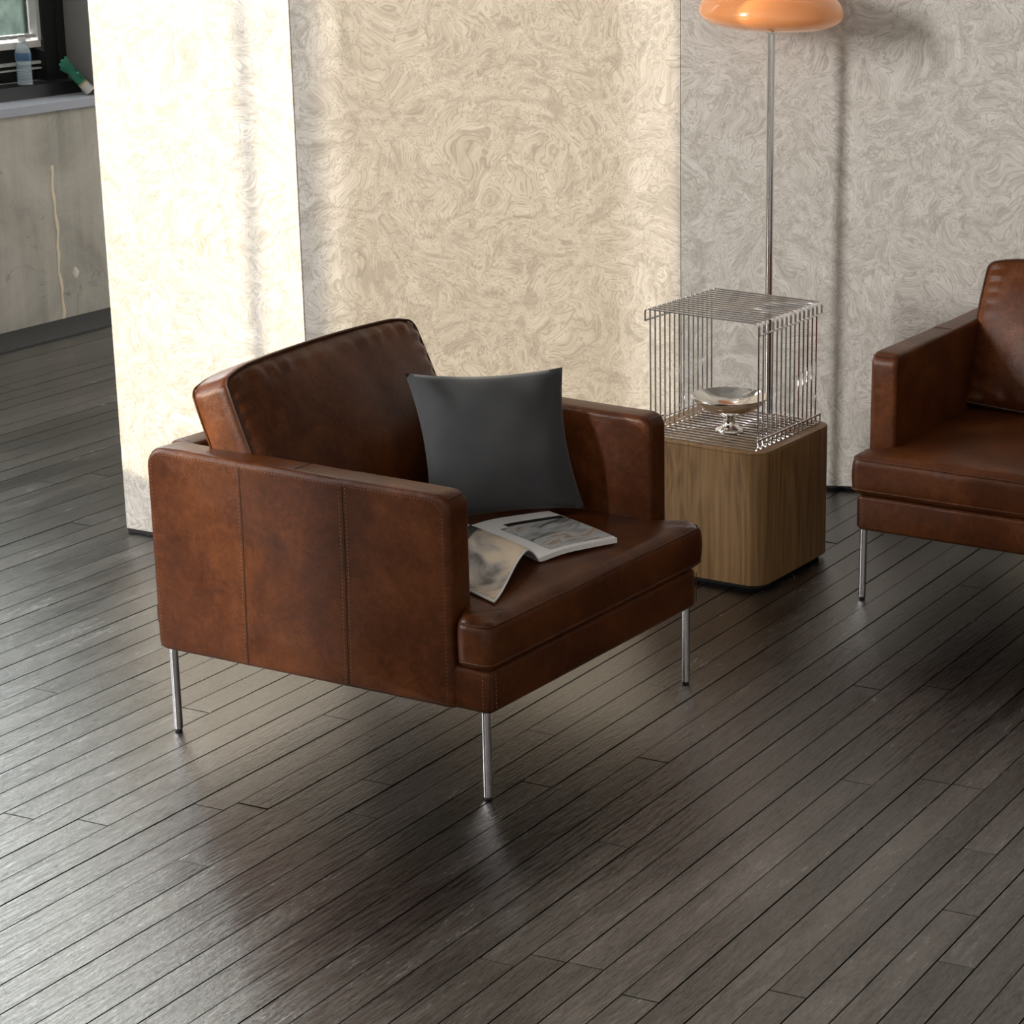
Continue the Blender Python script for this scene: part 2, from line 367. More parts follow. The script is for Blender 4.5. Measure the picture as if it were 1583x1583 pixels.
def puffy(sx, sy, sz, r, n=(24, 24, 8), disp=None):
    # rounded box surface centred at 0 with half sizes sx, sy, sz; disp(x, y, z, p) moves points (x, y, z in -1..1)
    bm = bmesh.new(); vs = {}
    def axis(k, n, half, r):
        # denser near the ends
        t = -1 + 2 * k / n; e = r / half
        s = math.copysign(abs(t) ** 0.75, t); return s
    nx, ny, nz = n
    def key(i, j, k): return (i, j, k)
    def vert(i, j, k):
        kk = (i, j, k)
        if kk in vs: return vs[kk]
        x, y, z = axis(i, nx, sx, r), axis(j, ny, sy, r), axis(k, nz, sz, r)
        p = Vector((x * sx, y * sy, z * sz)); c = Vector((max(-sx + r, min(sx - r, p.x)), max(-sy + r, min(sy - r, p.y)), max(-sz + r, min(sz - r, p.z))))
        d = p - c
        if d.length > 1e-9: p = c + d.normalized() * r if (abs(abs(x) - 1) < 1e-6) + (abs(abs(y) - 1) < 1e-6) + (abs(abs(z) - 1) < 1e-6) >= 1 else p
        if disp: p = disp(x, y, z, p)
        vs[kk] = bm.verts.new(p); return vs[kk]
    for i in range(nx):
        for j in range(ny):
            for k, fl in ((0, 1), (nz, 0)):
                q = [vert(i, j, k), vert(i + 1, j, k), vert(i + 1, j + 1, k), vert(i, j + 1, k)]
                bm.faces.new(q[::-1] if fl else q)
    for i in range(nx):
        for k in range(nz):
            for j, fl in ((0, 0), (ny, 1)):
                q = [vert(i, j, k), vert(i + 1, j, k), vert(i + 1, j, k + 1), vert(i, j, k + 1)]
                bm.faces.new(q[::-1] if fl else q)
    for j in range(ny):
        for k in range(nz):
            for i, fl in ((0, 1), (nx, 0)):
                q = [vert(i, j, k), vert(i, j + 1, k), vert(i, j + 1, k + 1), vert(i, j, k + 1)]
                bm.faces.new(q[::-1] if fl else q)
    return bm

# ------------------------------------------------------------------ the setting
# floor: a dark slab that carries single planks with open joints
slab = bmesh.new()
F = [W0 + PD * 3.5 + QD * -0.0, W0 - PD * 17 + QD * 0.0, W0 - PD * 17 + QD * 10.5, W0 + PD * 3.5 + QD * 10.5]
lo = [slab.verts.new((p.x, p.y, -0.10)) for p in F]; hi = [slab.verts.new((p.x, p.y, -0.018)) for p in F]
slab.faces.new(lo[::-1]); slab.faces.new(hi)
for i in range(4): slab.faces.new((lo[i], lo[(i + 1) % 4], hi[(i + 1) % 4], hi[i]))
floor = struct('floor', slab, M['subfloor'], 'dark floor of narrow stained wooden planks with open joints')
PW = 2 * 0.0369609; LAT0 = -2.387073; GAP = 0.0027
def plank_unit(w):
    # a plank one metre long along +X, top face at z = 0, slightly eased edges
    bm = bmesh.new(); e = 0.0006; h = w / 2
    prof = [(-h, -0.018), (-h, -e), (-h + e * 0.3, 0), (h - e * 0.3, 0), (h, -e), (h, -0.018)]
    a = [bm.verts.new((0, y, z)) for y, z in prof]; c = [bm.verts.new((1, y, z)) for y, z in prof]
    for i in range(6): bm.faces.new((a[i], a[(i + 1) % 6], c[(i + 1) % 6], c[i]))
    bm.faces.new(a[::-1]); bm.faces.new(c)
    return bm
pm = obj('plank', plank_unit(PW - GAP), M['planks'], smooth=False)
pmesh = pm.data; bpy.data.objects.remove(pm)
ANG_P = math.pi / 2 - YAW
joints = {3: 3.422, 4: 3.425, -3: 4.103, -4: 4.737, -14: 3.51, -8: 3.478}
LATW = W0.dot(QD); rest = bmesh.new(); shown = []
k0 = math.ceil((LATW - LAT0) / PW); k1 = int((LATW + 10.5 - LAT0) / PW)
SMIN = W0.dot(PD) - 17; SMAX = W0.dot(PD) + 3.5
for k in range(k0, k1):
    lat = LAT0 + (k + 0.5) * PW
    cuts = [SMIN]
    s = SMIN + random.uniform(0.3, 1.8)
    while s < SMAX - 0.4: cuts.append(s); s += random.uniform(1.5, 2.5)
    if k in joints:
        cuts = [c for c in cuts if abs(c - joints[k]) > 1.0]; cuts.append(joints[k]); cuts.sort()
    cuts.append(SMAX)
    for s0, s1 in zip(cuts, cuts[1:]):
        inside = False
        for i in range(13):
            p = PD * (s0 + (s1 - s0) * i / 12) + QD * lat
            if p.y < 2.0: continue
            u, v = project((p.x, p.y, 0))
            if -15 < u < IMG + 15 and 440 < v < IMG + 15: inside = True; break
        p0 = PD * (s0 + 0.0012) + QD * lat; ln = s1 - s0 - 0.0024; dz = random.uniform(-0.0007, 0.0007)
        if inside:
            o = bpy.data.objects.new('plank', pmesh); col.objects.link(o); o.location = (p0.x, p0.y, dz); o.rotation_euler = (0, 0, ANG_P); o.scale = (ln, 1, 1); o.parent = floor; shown.append(o)
        else:
            t = plank_unit(PW - GAP); mtx = Matrix.Translation((p0.x, p0.y, dz)) @ Matrix.Rotation(ANG_P, 4, 'Z') @ Matrix.Diagonal((ln, 1, 1, 1))
            vm = {v: rest.verts.new(mtx @ v.co) for v in t.verts}
            for f in t.faces: rest.faces.new([vm[v] for v in f.verts])
            t.free()
ro = obj('outer_planks', rest, M['planks'], floor, smooth=False); ro['kind'] = 'stuff'

# back wall: wallpapered panels with a butt joint; it runs a little off the room axis
WB = Vector((-0.686, 7.103, 0)); WA = math.radians(2.7); WD = Vector((math.cos(WA), math.sin(WA), 0)); WN = Vector((math.sin(WA), -math.cos(WA), 0))
wallb = bpy.data.objects.new('wall_back', None); col.objects.link(wallb); wallb.location = WB; wallb.rotation_euler = (0, 0, WA); struct('wall_back', wallb, None, 'back wall papered with cream marbled wallpaper')
JX = -0.430                                            # joint position along the wall
for x0, x1 in ((-1.70, JX - 0.0007), (JX + 0.0007, 1.6), (1.6024, 3.4)):
    P = [Vector((x0, 0.012)), Vector((x1, 0.012)), Vector((x1, CEIL)), Vector((x0, CEIL))]
    obj('wallpaper_panel', extrude(P, 0.0, 0.06, 0.0012, 1, lambda p, a: (p.x, a, p.y)), M['wallpaper'], wallb)
obj('shadow_gap', box_bm((-1.69, 0.02, 0), (3.39, 0.055, 0.013)), M['dark'], wallb)
# free-standing wallpapered partition at the left, square to the planks
PA = Vector((-2.509, 6.348, 0)); pang = -YAW
part = bpy.data.objects.new('wall_partition', None); col.objects.link(part); part.location = PA; part.rotation_euler = (0, 0, pang); struct('wall_partition', part, None, 'narrow sunlit partition papered with cream marbled wallpaper')
P = [Vector((0, 0.010)), Vector((0.612, 0.010)), Vector((0.612, 3.9)), Vector((0, 3.9))]
pb = obj('wallpaper_panel', extrude(P, 0.0, 0.005, 0.0010, 1, lambda p, a: (p.x, a, p.y)), M['wallpaper'], part)
obj('shadow_gap', box_bm((0.003, 0.002, 0), (0.609, 0.0045, 0.011)), M['dark'], part)

# window wall at the left
wl_bm = bmesh.new(); TF, TN = -3.5, 17.0; TH = 0.22
edges = [TF] + [e for w in WINS for e in w[:2]] + [TN]
for i in range(0, len(edges), 2): wall_box(edges[i], edges[i + 1], 0, TH, -0.1, CEIL, wl_bm)
for (a, c, z0, z1) in WINS:
    wall_box(a, c, 0, TH, -0.1, z0, wl_bm); wall_box(a, c, 0, TH, z1, CEIL, wl_bm)
wall_left = struct('wall_left', obj('wall_left', wl_bm, M['concrete'], smooth=False), None, 'stained concrete wall below and between the windows')
# chips and a white drip on the concrete
drip = bmesh.new()
pth = [LW(0.235, -0.001, 0.0) + Vector((0, 0, z)) + PD * (0.004 * math.sin(z * 23) + 0.003 * math.sin(z * 61)) for z in [i * 0.03 for i in range(20)]]
tube_bm(pth, [0.0075 + 0.002 * math.sin(i * 1.7) for i in range(20)], 8, drip)
for v in drip.verts:
    dd = (v.co - LW(0, 0, 0)).dot(QD); v.co -= QD * (dd * 0.82)
obj('paint_drip', drip, m_simple('cream_drip', (.66, .58, .43), 0.8), wall_left)
chip = bmesh.new(); bmesh.ops.create_icosphere(chip, subdivisions=2, radius=0.021)
for v in chip.verts:
    v.co *= 0.9 + 0.35 * noise.noise(v.co * 60); v.co.z *= 1.2; v.co -= QD * v.co.dot(QD) * 0.7
    v.co = LW(0.155, 0.002, 0.165) + v.co
obj('plaster_blob', chip, m_simple('pale_plaster', (.58, .55, .48), 0.9), wall_left)
# dark flat strip that runs along the foot of the concrete
bb = wall_box(TF, 6.2, -0.215, 0.0, -0.016, 0.004)
struct('dark_strip_left', bb, M['dark'], 'dark flat strip along the foot of the concrete wall')
# visible window: deep reveal, black frame, frosted sash, rails
w = bpy.data.objects.new('window_1', None); col.objects.link(w); w.location = LW(0.95, 0.1, 0.79); struct('window_1', w, None, 'black framed window with greenish frosted glass above a grey sill')
def wpart(name, bm, material):
    o = obj(name, bm, material); o.parent = w; o.matrix_parent_inverse = Matrix.Translation(-w.location); return o
wpart('sill', wall_box(-0.098, 1.998, -0.012, TH - 0.03, 0.765, 0.795), M['sill'])
wpart('reveal', wall_box(-0.1, -0.090, 0.004, TH - 0.02, 0.796, 3.598), M['reveal'])
wpart('bottom_rail', wall_box(-0.09, 1.998, 0.125, 0.24, 0.796, 0.842), M['black'])
wpart('jamb', wall_box(-0.09, 0.022, 0.18, 0.27, 0.843, 3.598), M['black'])
wpart('jamb_groove', wall_box(-0.052, -0.046, 0.176, 0.179, 0.843, 3.598), M['dark'])
wpart('kick_panel', wall_box(0.023, 1.998, 0.225, 0.25, 0.843, 0.965), M['black'])
wpart('sash_rail', wall_box(0.0, 1.998, 0.195, 0.224, 0.966, 0.990), M['white'])
wpart('sash_rail', wall_box(0.023, 1.998, 0.20, 0.224, 0.905, 0.915), M['bead'])
wpart('sash_rail', wall_box(0.023, 1.998, 0.20, 0.224, 0.886, 0.892), M['bead'])
wpart('lit_edge_bead', wall_box(0.023, 0.040, 0.19, 0.224, 0.991, 3.598), M['bead'])  # pale colour stands in for light on the frame edges round the glass
wpart('lit_edge_bead', wall_box(0.041, 1.998, 0.20, 0.224, 1.000, 1.012), M['bead'])
wpart('mullion', wall_box(0.285, 0.300, 0.19, 0.224, 0.843, 0.885), M['bead'])
wpart('pane', wall_box(0.041, 1.998, 0.228, 0.234, 1.013, 1.60), M['glass'])
wpart('transom', wall_box(0.023, 1.998, 0.20, 0.25, 1.601, 1.64), M['black'])
wpart('pane', wall_box(0.041, 1.998, 0.228, 0.234, 1.641, 3.598), M['clear'])
# second window that lets the sun in: its thin mullion throws the stripe on the partition
for n_, (a, c, z0, z1), muls in ((2, WINS[1], (5.065,)), (3, WINS[2], ()), (4, WINS[3], (12.2,))):
    fr = bmesh.new()
    for t in (a, c - 0.03): wall_box(t, t + 0.03, 0.08, 0.13, z0, z1, fr)
    wall_box(a, c, 0.08, 0.13, z0, z0 + 0.03, fr); wall_box(a, c, 0.08, 0.13, z1 - 0.03, z1, fr)
    fo = struct('window_%d' % n_, obj('window_%d' % n_, fr, M['black'], smooth=False), None, 'black framed window out of view in the concrete wall')
    for t in muls: obj('mullion', wall_box(t - 0.012, t + 0.012, 0.09, 0.12, z0 + 0.03, z1 - 0.03), M['black'], fo, smooth=False)
# ceiling, far wall, right wall and rear wall close the loft
def slab4(name, pts, z0, z1, material):
    bm = bmesh.new(); a = [bm.verts.new((p.x, p.y, z0)) for p in pts]; c = [bm.verts.new((p.x, p.y, z1)) for p in pts]
    bm.faces.new(a[::-1]); bm.faces.new(c)
    for i in range(4): bm.faces.new((a[i], a[(i + 1) % 4], c[(i + 1) % 4], c[i]))
    return struct(name, obj(name, bm, material, smooth=False))
slab4('ceiling', F, CEIL, CEIL + 0.1, M['ceiling'])
def room_wall(name, s0, s1, q0, q1, material):
    pts = [W0 + PD * s + QD * q_ for s, q_ in ((s0, q0), (s0, q1), (s1, q1), (s1, q0))]
    return slab4(name, pts, 0.0, CEIL, material)
fb = bmesh.new()
def far_box(q0, q1, z0, z1):
    v = [fb.verts.new(W0 + PD * s_ + QD * q_ + Vector((0, 0, z))) for z in (z0, z1) for s_, q_ in ((3.4, q0), (3.4, q1), (3.5, q1), (3.5, q0))]
    for f in ((3, 2, 1, 0), (4, 5, 6, 7), (0, 1, 5, 4), (1, 2, 6, 5), (2, 3, 7, 6), (3, 0, 4, 7)): fb.faces.new([v[i] for i in f])
for a in ((0, .4, 0, CEIL), (2.6, 10.5, 0, CEIL), (.4, 2.6, 0, .9), (.4, 2.6, 4.2, CEIL)): far_box(*a)  # opening left only for the added far fill lamp
struct('wall_far', obj('wall_far', fb, M['rwall'], smooth=False))
cp = bmesh.new(); lathe_bm([(0.0, 0.0), (0.34, 0.0), (0.34, CEIL), (0.0, CEIL)], 40, (-2.58, 3.15, 0), cp)  # column added out of view to keep window light off the armchair side
struct('shade_column', cp, M['concrete'], 'added round concrete column out of view that shades the armchair')
room_wall('wall_right', -17, 3.4, 10.4, 10.5, M['rwall'])
room_wall('wall_rear', -17, -16.9, 0, 10.4, M['rwall'])

# ------------------------------------------------------------------ armchair and sofa
def wrinkle(p, s, amp): return amp * (noise.noise(p * s) + 0.5 * noise.noise(p * s * 2.3))
def build_seat(root, width, n_seat, n_back, tag_side=True):
    """leather seat: local x across (0 = left front leg), y to the back, z up"""
    wd = width; uL, uR = -0.022, wd + 0.022; th = 0.075
    lea, sm, thr = M['leather'], M['seam'], M['thread']
    # base plinth under the cushions
    P = round_poly([(uL + 0.008, -0.022), (uR - 0.008, -0.022), (uR - 0.008, 0.80), (uL + 0.008, 0.80)], 0.016, 4)
    base = obj('base', extrude(P, 0.190, 0.284, 0.012, 4, lambda p, a: (p.x, p.y, a)), lea, root)
    for s, x in ((-1, uL + 0.0072), (1, uR - 0.0072)):
        obj('corner_seam', tube_bm([(x - s * 0.006, -0.0222, 0.203 + 0.07 * i / 6) for i in range(7)], 0.0014, 5), sm, base)
    st = bmesh.new()
    for s, x in ((-1, uL + 0.0072), (1, uR - 0.0072)):
        stitch_bm([(x, -0.004, 0.20), (x, -0.004, 0.275)], bm=st); stitch_bm([(x - s * 0.020, -0.0226, 0.20), (x - s * 0.020, -0.0226, 0.275)], bm=st)
    obj('stitching', st, thr, base)['kind'] = 'stuff'
    # arms
    for s, x0, x1 in ((-1, uL, uL + th), (1, uR - th, uR)):
        P = round_poly([(0.062, 0.190), (0.818, 0.190), (0.818, 0.640), (0.062, 0.640)], [0.010, 0.022, 0.045, 0.032], 6)
        def armfn(p, a, x0=x0, x1=x1, s=s):
            q = Vector((a, p.x, p.y)); k = max(0.0, min(1.0, (p.y - 0.60) / 0.04))
            return q + Vector((0, 0, wrinkle(q, 9, 0.0016) * k))
        # dense outline so that the rim can be uneven
        dense = []
        for i in range(len(P)):
            a_, c_ = P[i], P[(i + 1) % len(P)]; m_ = max(1, int((c_ - a_).length / 0.03))
            dense += [a_ + (c_ - a_) * j / m_ for j in range(m_)]
        arm = obj('arm', extrude(dense, x0, x1, 0.014, 5, armfn), lea, root)
        xo = x0 if s < 0 else x1; e = -s
        # twin stitched seam along the top and front rim of both faces
        def rim(inset, xoff, xface, sg):
            q = round_poly([(0.062 + inset, 0.196), (0.818 - inset, 0.196), (0.818 - inset, 0.640 - inset), (0.062 + inset, 0.640 - inset)], [0, 0, 0.036, 0.030], 6)
            return [Vector((xface + sg * xoff, p.x, p.y)) for p in (q[1:] + q[:1])][0:]
        line = rim(0.0065, 0.0062, xo, e)
        obj('rim_seam', tube_bm(line, 0.0016, 5), sm, arm)
        st = stitch_bm(rim(0.0035, 0.0095, xo, e)); stitch_bm(rim(0.0145, 0.0004, xo, e), bm=st)
        # two upright panel seams on the outer and inner face
        for v in (0.576, 0.319):
            for xf, sg in ((xo, e),):
                pth = [(xf + sg * -0.0002, v + 0.0025 * math.sin(z * 9), z) for z in [0.20 + 0.425 * i / 16 for i in range(17)]]
                obj('panel_seam', tube_bm(pth, 0.0013, 5), sm, arm)
                for off in ((0.008, -0.008) if v < 0.4 else (0.006,)):
                    stitch_bm([(xf - sg * 0.0003, y + off, z) for _, y, z in pth], bm=st)
        obj('stitching', st, thr, arm)['kind'] = 'stuff'
        top = [(xo + e * (0.012 + (th - 0.024) * i / 6), 0.44, 0.6405) for i in range(7)]
        obj('panel_seam', tube_bm(top, 0.0012, 5), sm, arm)
        fr = [(xo + e * (0.008 + (th - 0.016) * i / 6), 0.0655, 0.6335) for i in range(7)]
        obj('panel_seam', tube_bm(fr, 0.0016, 5), sm, arm)
    # back frame
    P = round_poly([(uL + th - 0.005, 0.748), (uR - th + 0.005, 0.748), (uR - th + 0.005, 0.8175), (uL + th - 0.005, 0.8175)], 0.012, 3)
    back = obj('back_frame', extrude(P, 0.190, 0.636, 0.016, 5, lambda p, a: (p.x, p.y, a)), lea, root)
    # seat cushions: the front reaches across the arm fronts
    for i in range(n_seat):
        full = uR - uL; cw = full / n_seat; xc = uL + cw * (i + 0.5); sx, sy, sz = cw / 2 + 0.004, 0.365, 0.054
        first, last = i == 0, i == n_seat - 1
        def disp(x, y, z, p, xc=xc, first=first, last=last, sx=sx):
            cr = (1 - x ** 4) * (1 - y ** 4)
            if z > 0: p = p + Vector((0, 0, 0.024 * (1 - x * x) ** 0.6 * (1 - y * y) ** 0.6 if abs(x) < 1 and abs(y) < 1 else 0))
            # bulging front and side band
            if abs(z) < 0.999:
                b = 0.006 * (1 - z * z)
                if y < -0.999: p.y -= b
                if abs(x) > 0.999: p.x += math.copysign(b * 0.8, x)
            else:
                pass
            # behind the arm fronts the cushion is narrower (arms hold it)
            vv = p.y + 0.335; k = max(0.0, min(1.0, (vv - 0.045) / 0.02))
            if k > 0:
                if first and p.x < -sx + 0.06: p.x = p.x * (1 - k) + (-sx + 0.06) * k if p.x < -sx + 0.06 else p.x
                if last and p.x > sx - 0.06: p.x = p.x * (1 - k) + (sx - 0.06) * k
            # gathers near the front corners and a sat-in surface
            w = max(0.0, 1 - math.hypot(abs(x) - 1, (y + 1) * 0.9) / 0.30)
            p.z += (0.006 * w * math.sin(38 * (x * 0.8 + y)) if z > 0.9 else 0) + (wrinkle(p + Vector((xc, 0, 0)), 6, 0.0025) if z > 0.9 else 0)
            return p
        bm = puffy(sx, sy, sz, 0.022, (44, 44, 12), disp)
        for v in bm.verts: v.co += Vector((xc, 0.335, 0.337))
        cu = obj('seat_cushion', bm, lea, root, angle=60)
        # piped seams top and bottom, round the front band
        for zz, ins in ((0.381, 0.0012), (0.301, -0.0022)):
            q = round_poly([(xc - sx + ins, 0.040), (xc - sx + ins, -0.030 + ins), (xc + sx - ins, -0.030 + ins), (xc + sx - ins, 0.040)], [0, 0.022, 0.022, 0], 6)
            obj('piping', tube_bm([(p.x, p.y, zz) for p in q], 0.0026, 6), lea, cu)
    # back cushions, leaning on the back frame
    for i in range(n_back):
        x0, x1 = uL + th - 0.012, uR - th + 0.012; cw = (x1 - x0) / n_back; xc = x0 + cw * (i + 0.5); sx, sy, sz = cw / 2 - 0.002, 0.050, 0.205
        def disp(x, y, z, p, xc=xc):
            cr = max(0.0, (1 - x * x)) ** 0.7 * max(0.0, (1 - z * z)) ** 0.7
            if y < 0: p.y -= 0.045 * cr
            else: p.y += 0.020 * cr
            if abs(z) > 0.999: p.z += math.copysign(0.012 * (1 - x * x), z)
            if abs(x) > 0.999: p.x += math.copysign(0.008 * (1 - z * z), x)
            if z > 0: p.z -= 0.016 * max(0.0, (abs(x) - 0.72) / 0.28) ** 2 * z * z
            ed = 1 - min(1 - abs(x), (1 - abs(z)) * 0.7) / 0.16
            if y < -0.9 and ed > 0: p.y -= 0.0040 * min(1, ed * 2) * (1 - max(0, ed - 0.75) * 4) * math.sin((z * 34 if abs(x) > abs(z) else x * 40) + 3 * noise.noise(Vector((x * 4, z * 4, xc))))
            p.y += wrinkle(p + Vector((xc * 3, 0, 0)), 7, 0.003) if y < -0.9 else 0
            return p
        bm = puffy(sx, sy, sz, 0.020, (44, 8, 36), disp)
        tilt = Matrix.Rotation(math.radians(-22), 4, 'X'); mt = Matrix.Translation((xc, 0.648, 0.594)) @ Matrix.Rotation(math.radians(3.6) if n_back == 1 else 0.0, 4, 'Z') @ tilt
        for v in bm.verts: v.co = mt @ v.co
        cu = obj('back_cushion', bm, lea, root, angle=60)
        for yy, rr in ((-0.050 + 0.004, 0.0028), (0.046, 0.0024)):
            q = round_poly([(-sx + 0.005, -sz + 0.004), (sx - 0.005, -sz + 0.004), (sx - 0.005, sz - 0.004), (-sx + 0.005, sz - 0.004)], 0.018, 5)
            pts = []
            for j in range(len(q)):
                a_, c_ = q[j], q[(j + 1) % len(q)]; m_ = max(1, int((c_ - a_).length / 0.03)); pts += [a_ + (c_ - a_) * t / m_ for t in range(m_)]
            path = []
            for p in pts:
                x, z = p.x / sx, p.y / sz
                ox = math.copysign(0.008 * max(0, 1 - z * z), x) if abs(x) > 0.95 else 0; oz = math.copysign(0.012 * max(0, 1 - x * x), z) if abs(z) > 0.95 else 0
                if z > 0: oz -= 0.016 * max(0.0, (abs(x) - 0.72) / 0.28) ** 2 * z * z
                path.append(mt @ Vector((p.x + ox, yy, p.y + oz)))
            obj('piping', tube_bm(path, rr, 6, closed=True), lea if rr < 0.0026 else sm, cu)
    # legs
    for x in (0.0, wd):
        for y in (0.0, 0.796):
            sp = 0.004 * (1 if x else -1)
            lg = obj('leg', tube_bm([(x, y, 0.191), (x + sp * 0.2, y, 0.006)], 0.0092, 20), M['chrome'], root)
            obj('foot_glide', tube_bm([(x + sp * 0.2, y, 0.006), (x + sp * 0.2, y, 0.0)], 0.0075, 16), M['dark'], lg)

CH_O = Vector((-1.1287, 4.63955, 0)); CH_A = 1.19288
chair = thing('armchair', 'brown leather armchair with slim chrome legs holding a charcoal pillow and an open magazine', 'armchair', CH_O, CH_A)
build_seat(chair, 0.791, 1, 1)
tg = obj('leather_tag', box_bm((-0.008, 0.818, 0.245), (0.012, 0.826, 0.285)), M['seam'], chair, smooth=False)

so = thing('sofa', 'brown leather sofa on chrome legs set against the marbled back wall', 'sofa', (-0.484, 6.075, 0), math.radians(-20.3))
build_seat(so, 1.62, 2, 2)

def chair_pt(u, v, z):
    return CH_O + Vector((math.cos(CH_A), math.sin(CH_A), 0)) * u + Vector((-math.sin(CH_A), math.cos(CH_A), 0)) * v + Vector((0, 0, z))

# ------------------------------------------------------------------ pillow on the chair
def pillow():
    BR, BL, TR, TL = Vector((.674, .193, .425)), Vector((.385, .41, .425)), Vector((.716, .275, .735)), Vector((.440, .500, .745))
    nrm = ((BL - BR).cross(TR - BR)).normalized()
    if nrm.y > 0: nrm = -nrm
    n = 30; bm = bmesh.new(); front = {}; backv = {}
    for i in range(n + 1):
        for j in range(n + 1):
            s, t = -1 + 2 * i / n, -1 + 2 * j / n
            # edges curve inwards between the pointed corners
            pin = 0.105
            ss = s * (1 - pin * (1 - t * t) * abs(s)); tt = t * (1 - pin * 0.8 * (1 - s * s) * abs(t))
            a = BL + (BR - BL) * (ss + 1) / 2; c = TL + (TR - TL) * (ss + 1) / 2; p = a + (c - a) * (tt + 1) / 2
            thk = 0.060 * max(0.0, 1 - s * s) ** 0.55 * max(0.0, 1 - t * t) ** 0.55
            wr = 0.004 * noise.noise(Vector((s * 2.2, t * 2.2, 4))) + 0.006 * math.sin(11 * (s + t * 0.4)) * max(0, 1 - (math.hypot(1 + s, 1 - t) / 0.75)) * 2 + 0.004 * math.sin(10 * (s - 0.5 * t)) * max(0, 1 - (math.hypot(1 - s, 1 - t) / 0.7)) * 2 + 0.004 * math.sin(7 * s + 2) * max(0, t - 0.55) * 2
            edge = i in (0, n) or j in (0, n)
            front[i, j] = bm.verts.new(p + nrm * (thk + (0 if edge else wr)))
            backv[i, j] = front[i, j] if edge else bm.verts.new(p - nrm * thk)
    for i in range(n):
        for j in range(n):
            bm.faces.new((front[i, j], front[i + 1, j], front[i + 1, j + 1], front[i, j + 1]))
            q = (backv[i, j], backv[i, j + 1], backv[i + 1, j + 1], backv[i + 1, j])
            if len({id(x) for x in q}) == 4:
                try: bm.faces.new(q)
                except ValueError: pass
    return bm
pt = thing('throw_pillow', 'square charcoal grey cotton throw pillow leaning in the leather armchair', 'pillow', CH_O, CH_A)
pco = obj('cover', pillow(), M['fabric'], pt, angle=80)

# ------------------------------------------------------------------ magazine on the seat
def seat_h(u, v):
    x = (u - 0.3955) / 0.4215; y = (v - 0.335) / 0.365
    return 0.391 + 0.024 * max(0, 1 - x * x) ** 0.6 * max(0, 1 - y * y) ** 0.6
mg = thing('magazine', 'open glossy magazine lying on the armchair seat in front of the charcoal pillow', 'magazine', CH_O, CH_A)
SB, OB, OT, ST_ = Vector((.326, .085)), Vector((.538, .024)), Vector((.612, .250)), Vector((.405, .335))
def right_pt(a, t, lift):
    p = SB + (OB - SB) * a; q = ST_ + (OT - ST_) * a; c = p + (q - p) * t
    hump = 0.010 * math.sin(min(1, a * 2.2) * math.pi / 2) * (1 - a * 0.4) if a > 0 else 0
    return Vector((c.x, c.y, seat_h(c.x, c.y) + 0.010 + lift + hump))
def sheet(fn, na, nt_, thick):
    bm = bmesh.new(); top = [[bm.verts.new(fn(i / na, j / nt_, 0)) for j in range(nt_ + 1)] for i in range(na + 1)]
    bot = [[bm.verts.new(fn(i / na, j / nt_, -(thick(i / na) if callable(thick) else thick))) for j in range(nt_ + 1)] for i in range(na + 1)]
    for i in range(na):
        for j in range(nt_):
            bm.faces.new((top[i][j], top[i + 1][j], top[i + 1][j + 1], top[i][j + 1])); bm.faces.new((bot[i][j], bot[i][j + 1], bot[i + 1][j + 1], bot[i + 1][j]))
    for i in range(na):
        bm.faces.new((top[i][0], bot[i][0], bot[i + 1][0], top[i + 1][0])); bm.faces.new((top[i][nt_], top[i + 1][nt_], bot[i + 1][nt_], bot[i][nt_]))
    for j in range(nt_):
        bm.faces.new((top[0][j], top[0][j + 1], bot[0][j + 1], bot[0][j])); bm.faces.new((top[na][j], bot[na][j], bot[na][j + 1], top[na][j + 1]))
    return bm
rp = obj('page_block', sheet(right_pt, 16, 8, lambda a: 0.011 if a > 0.05 else 0.008), M['paper'], mg)
def sub(fn, a0, a1, t0, t1, lift): return lambda a, t, l: fn(a0 + (a1 - a0) * a, t0 + (t1 - t0) * t, l + lift)
obj('printed_picture', sheet(sub(right_pt, .20, .985, .06, .72, .0012), 14, 8, .0006), M['photo1'], rp)
obj('printed_picture', sheet(sub(right_pt, .30, .98, .72, .80, .0012), 14, 2, .0006), M['photodark'], rp)
LB, LT = Vector((.070, .022)), Vector((.150, .280))
def left_pt(a, t, lift):
    p = SB + (LB - SB) * a; q = ST_ + (LT - ST_) * a; c = p + (q - p) * t
    arch = 0.046 * math.sin(min(1.0, a / 0.55) * math.pi / 2) if a < 0.30 else 0.046 * (0.5 + 0.5 * math.cos(math.pi * (a - 0.30) / 0.70)) * 0.99
    if a < 0.30: arch = 0.046 * math.sin(a / 0.30 * math.pi / 2)
    return Vector((c.x, c.y, seat_h(c.x, c.y) + 0.0065 + lift + arch))
lp = obj('curved_page', sheet(left_pt, 26, 8, 0.0035), M['paper'], mg)
obj('printed_picture', sheet(sub(left_pt, .10, .985, .015, .62, .0009), 22, 8, .0005), M['photo2'], lp)
obj('printed_picture', sheet(sub(left_pt, .12, .62, .62, .74, .0009), 14, 2, .0005), M['photodark'], lp)

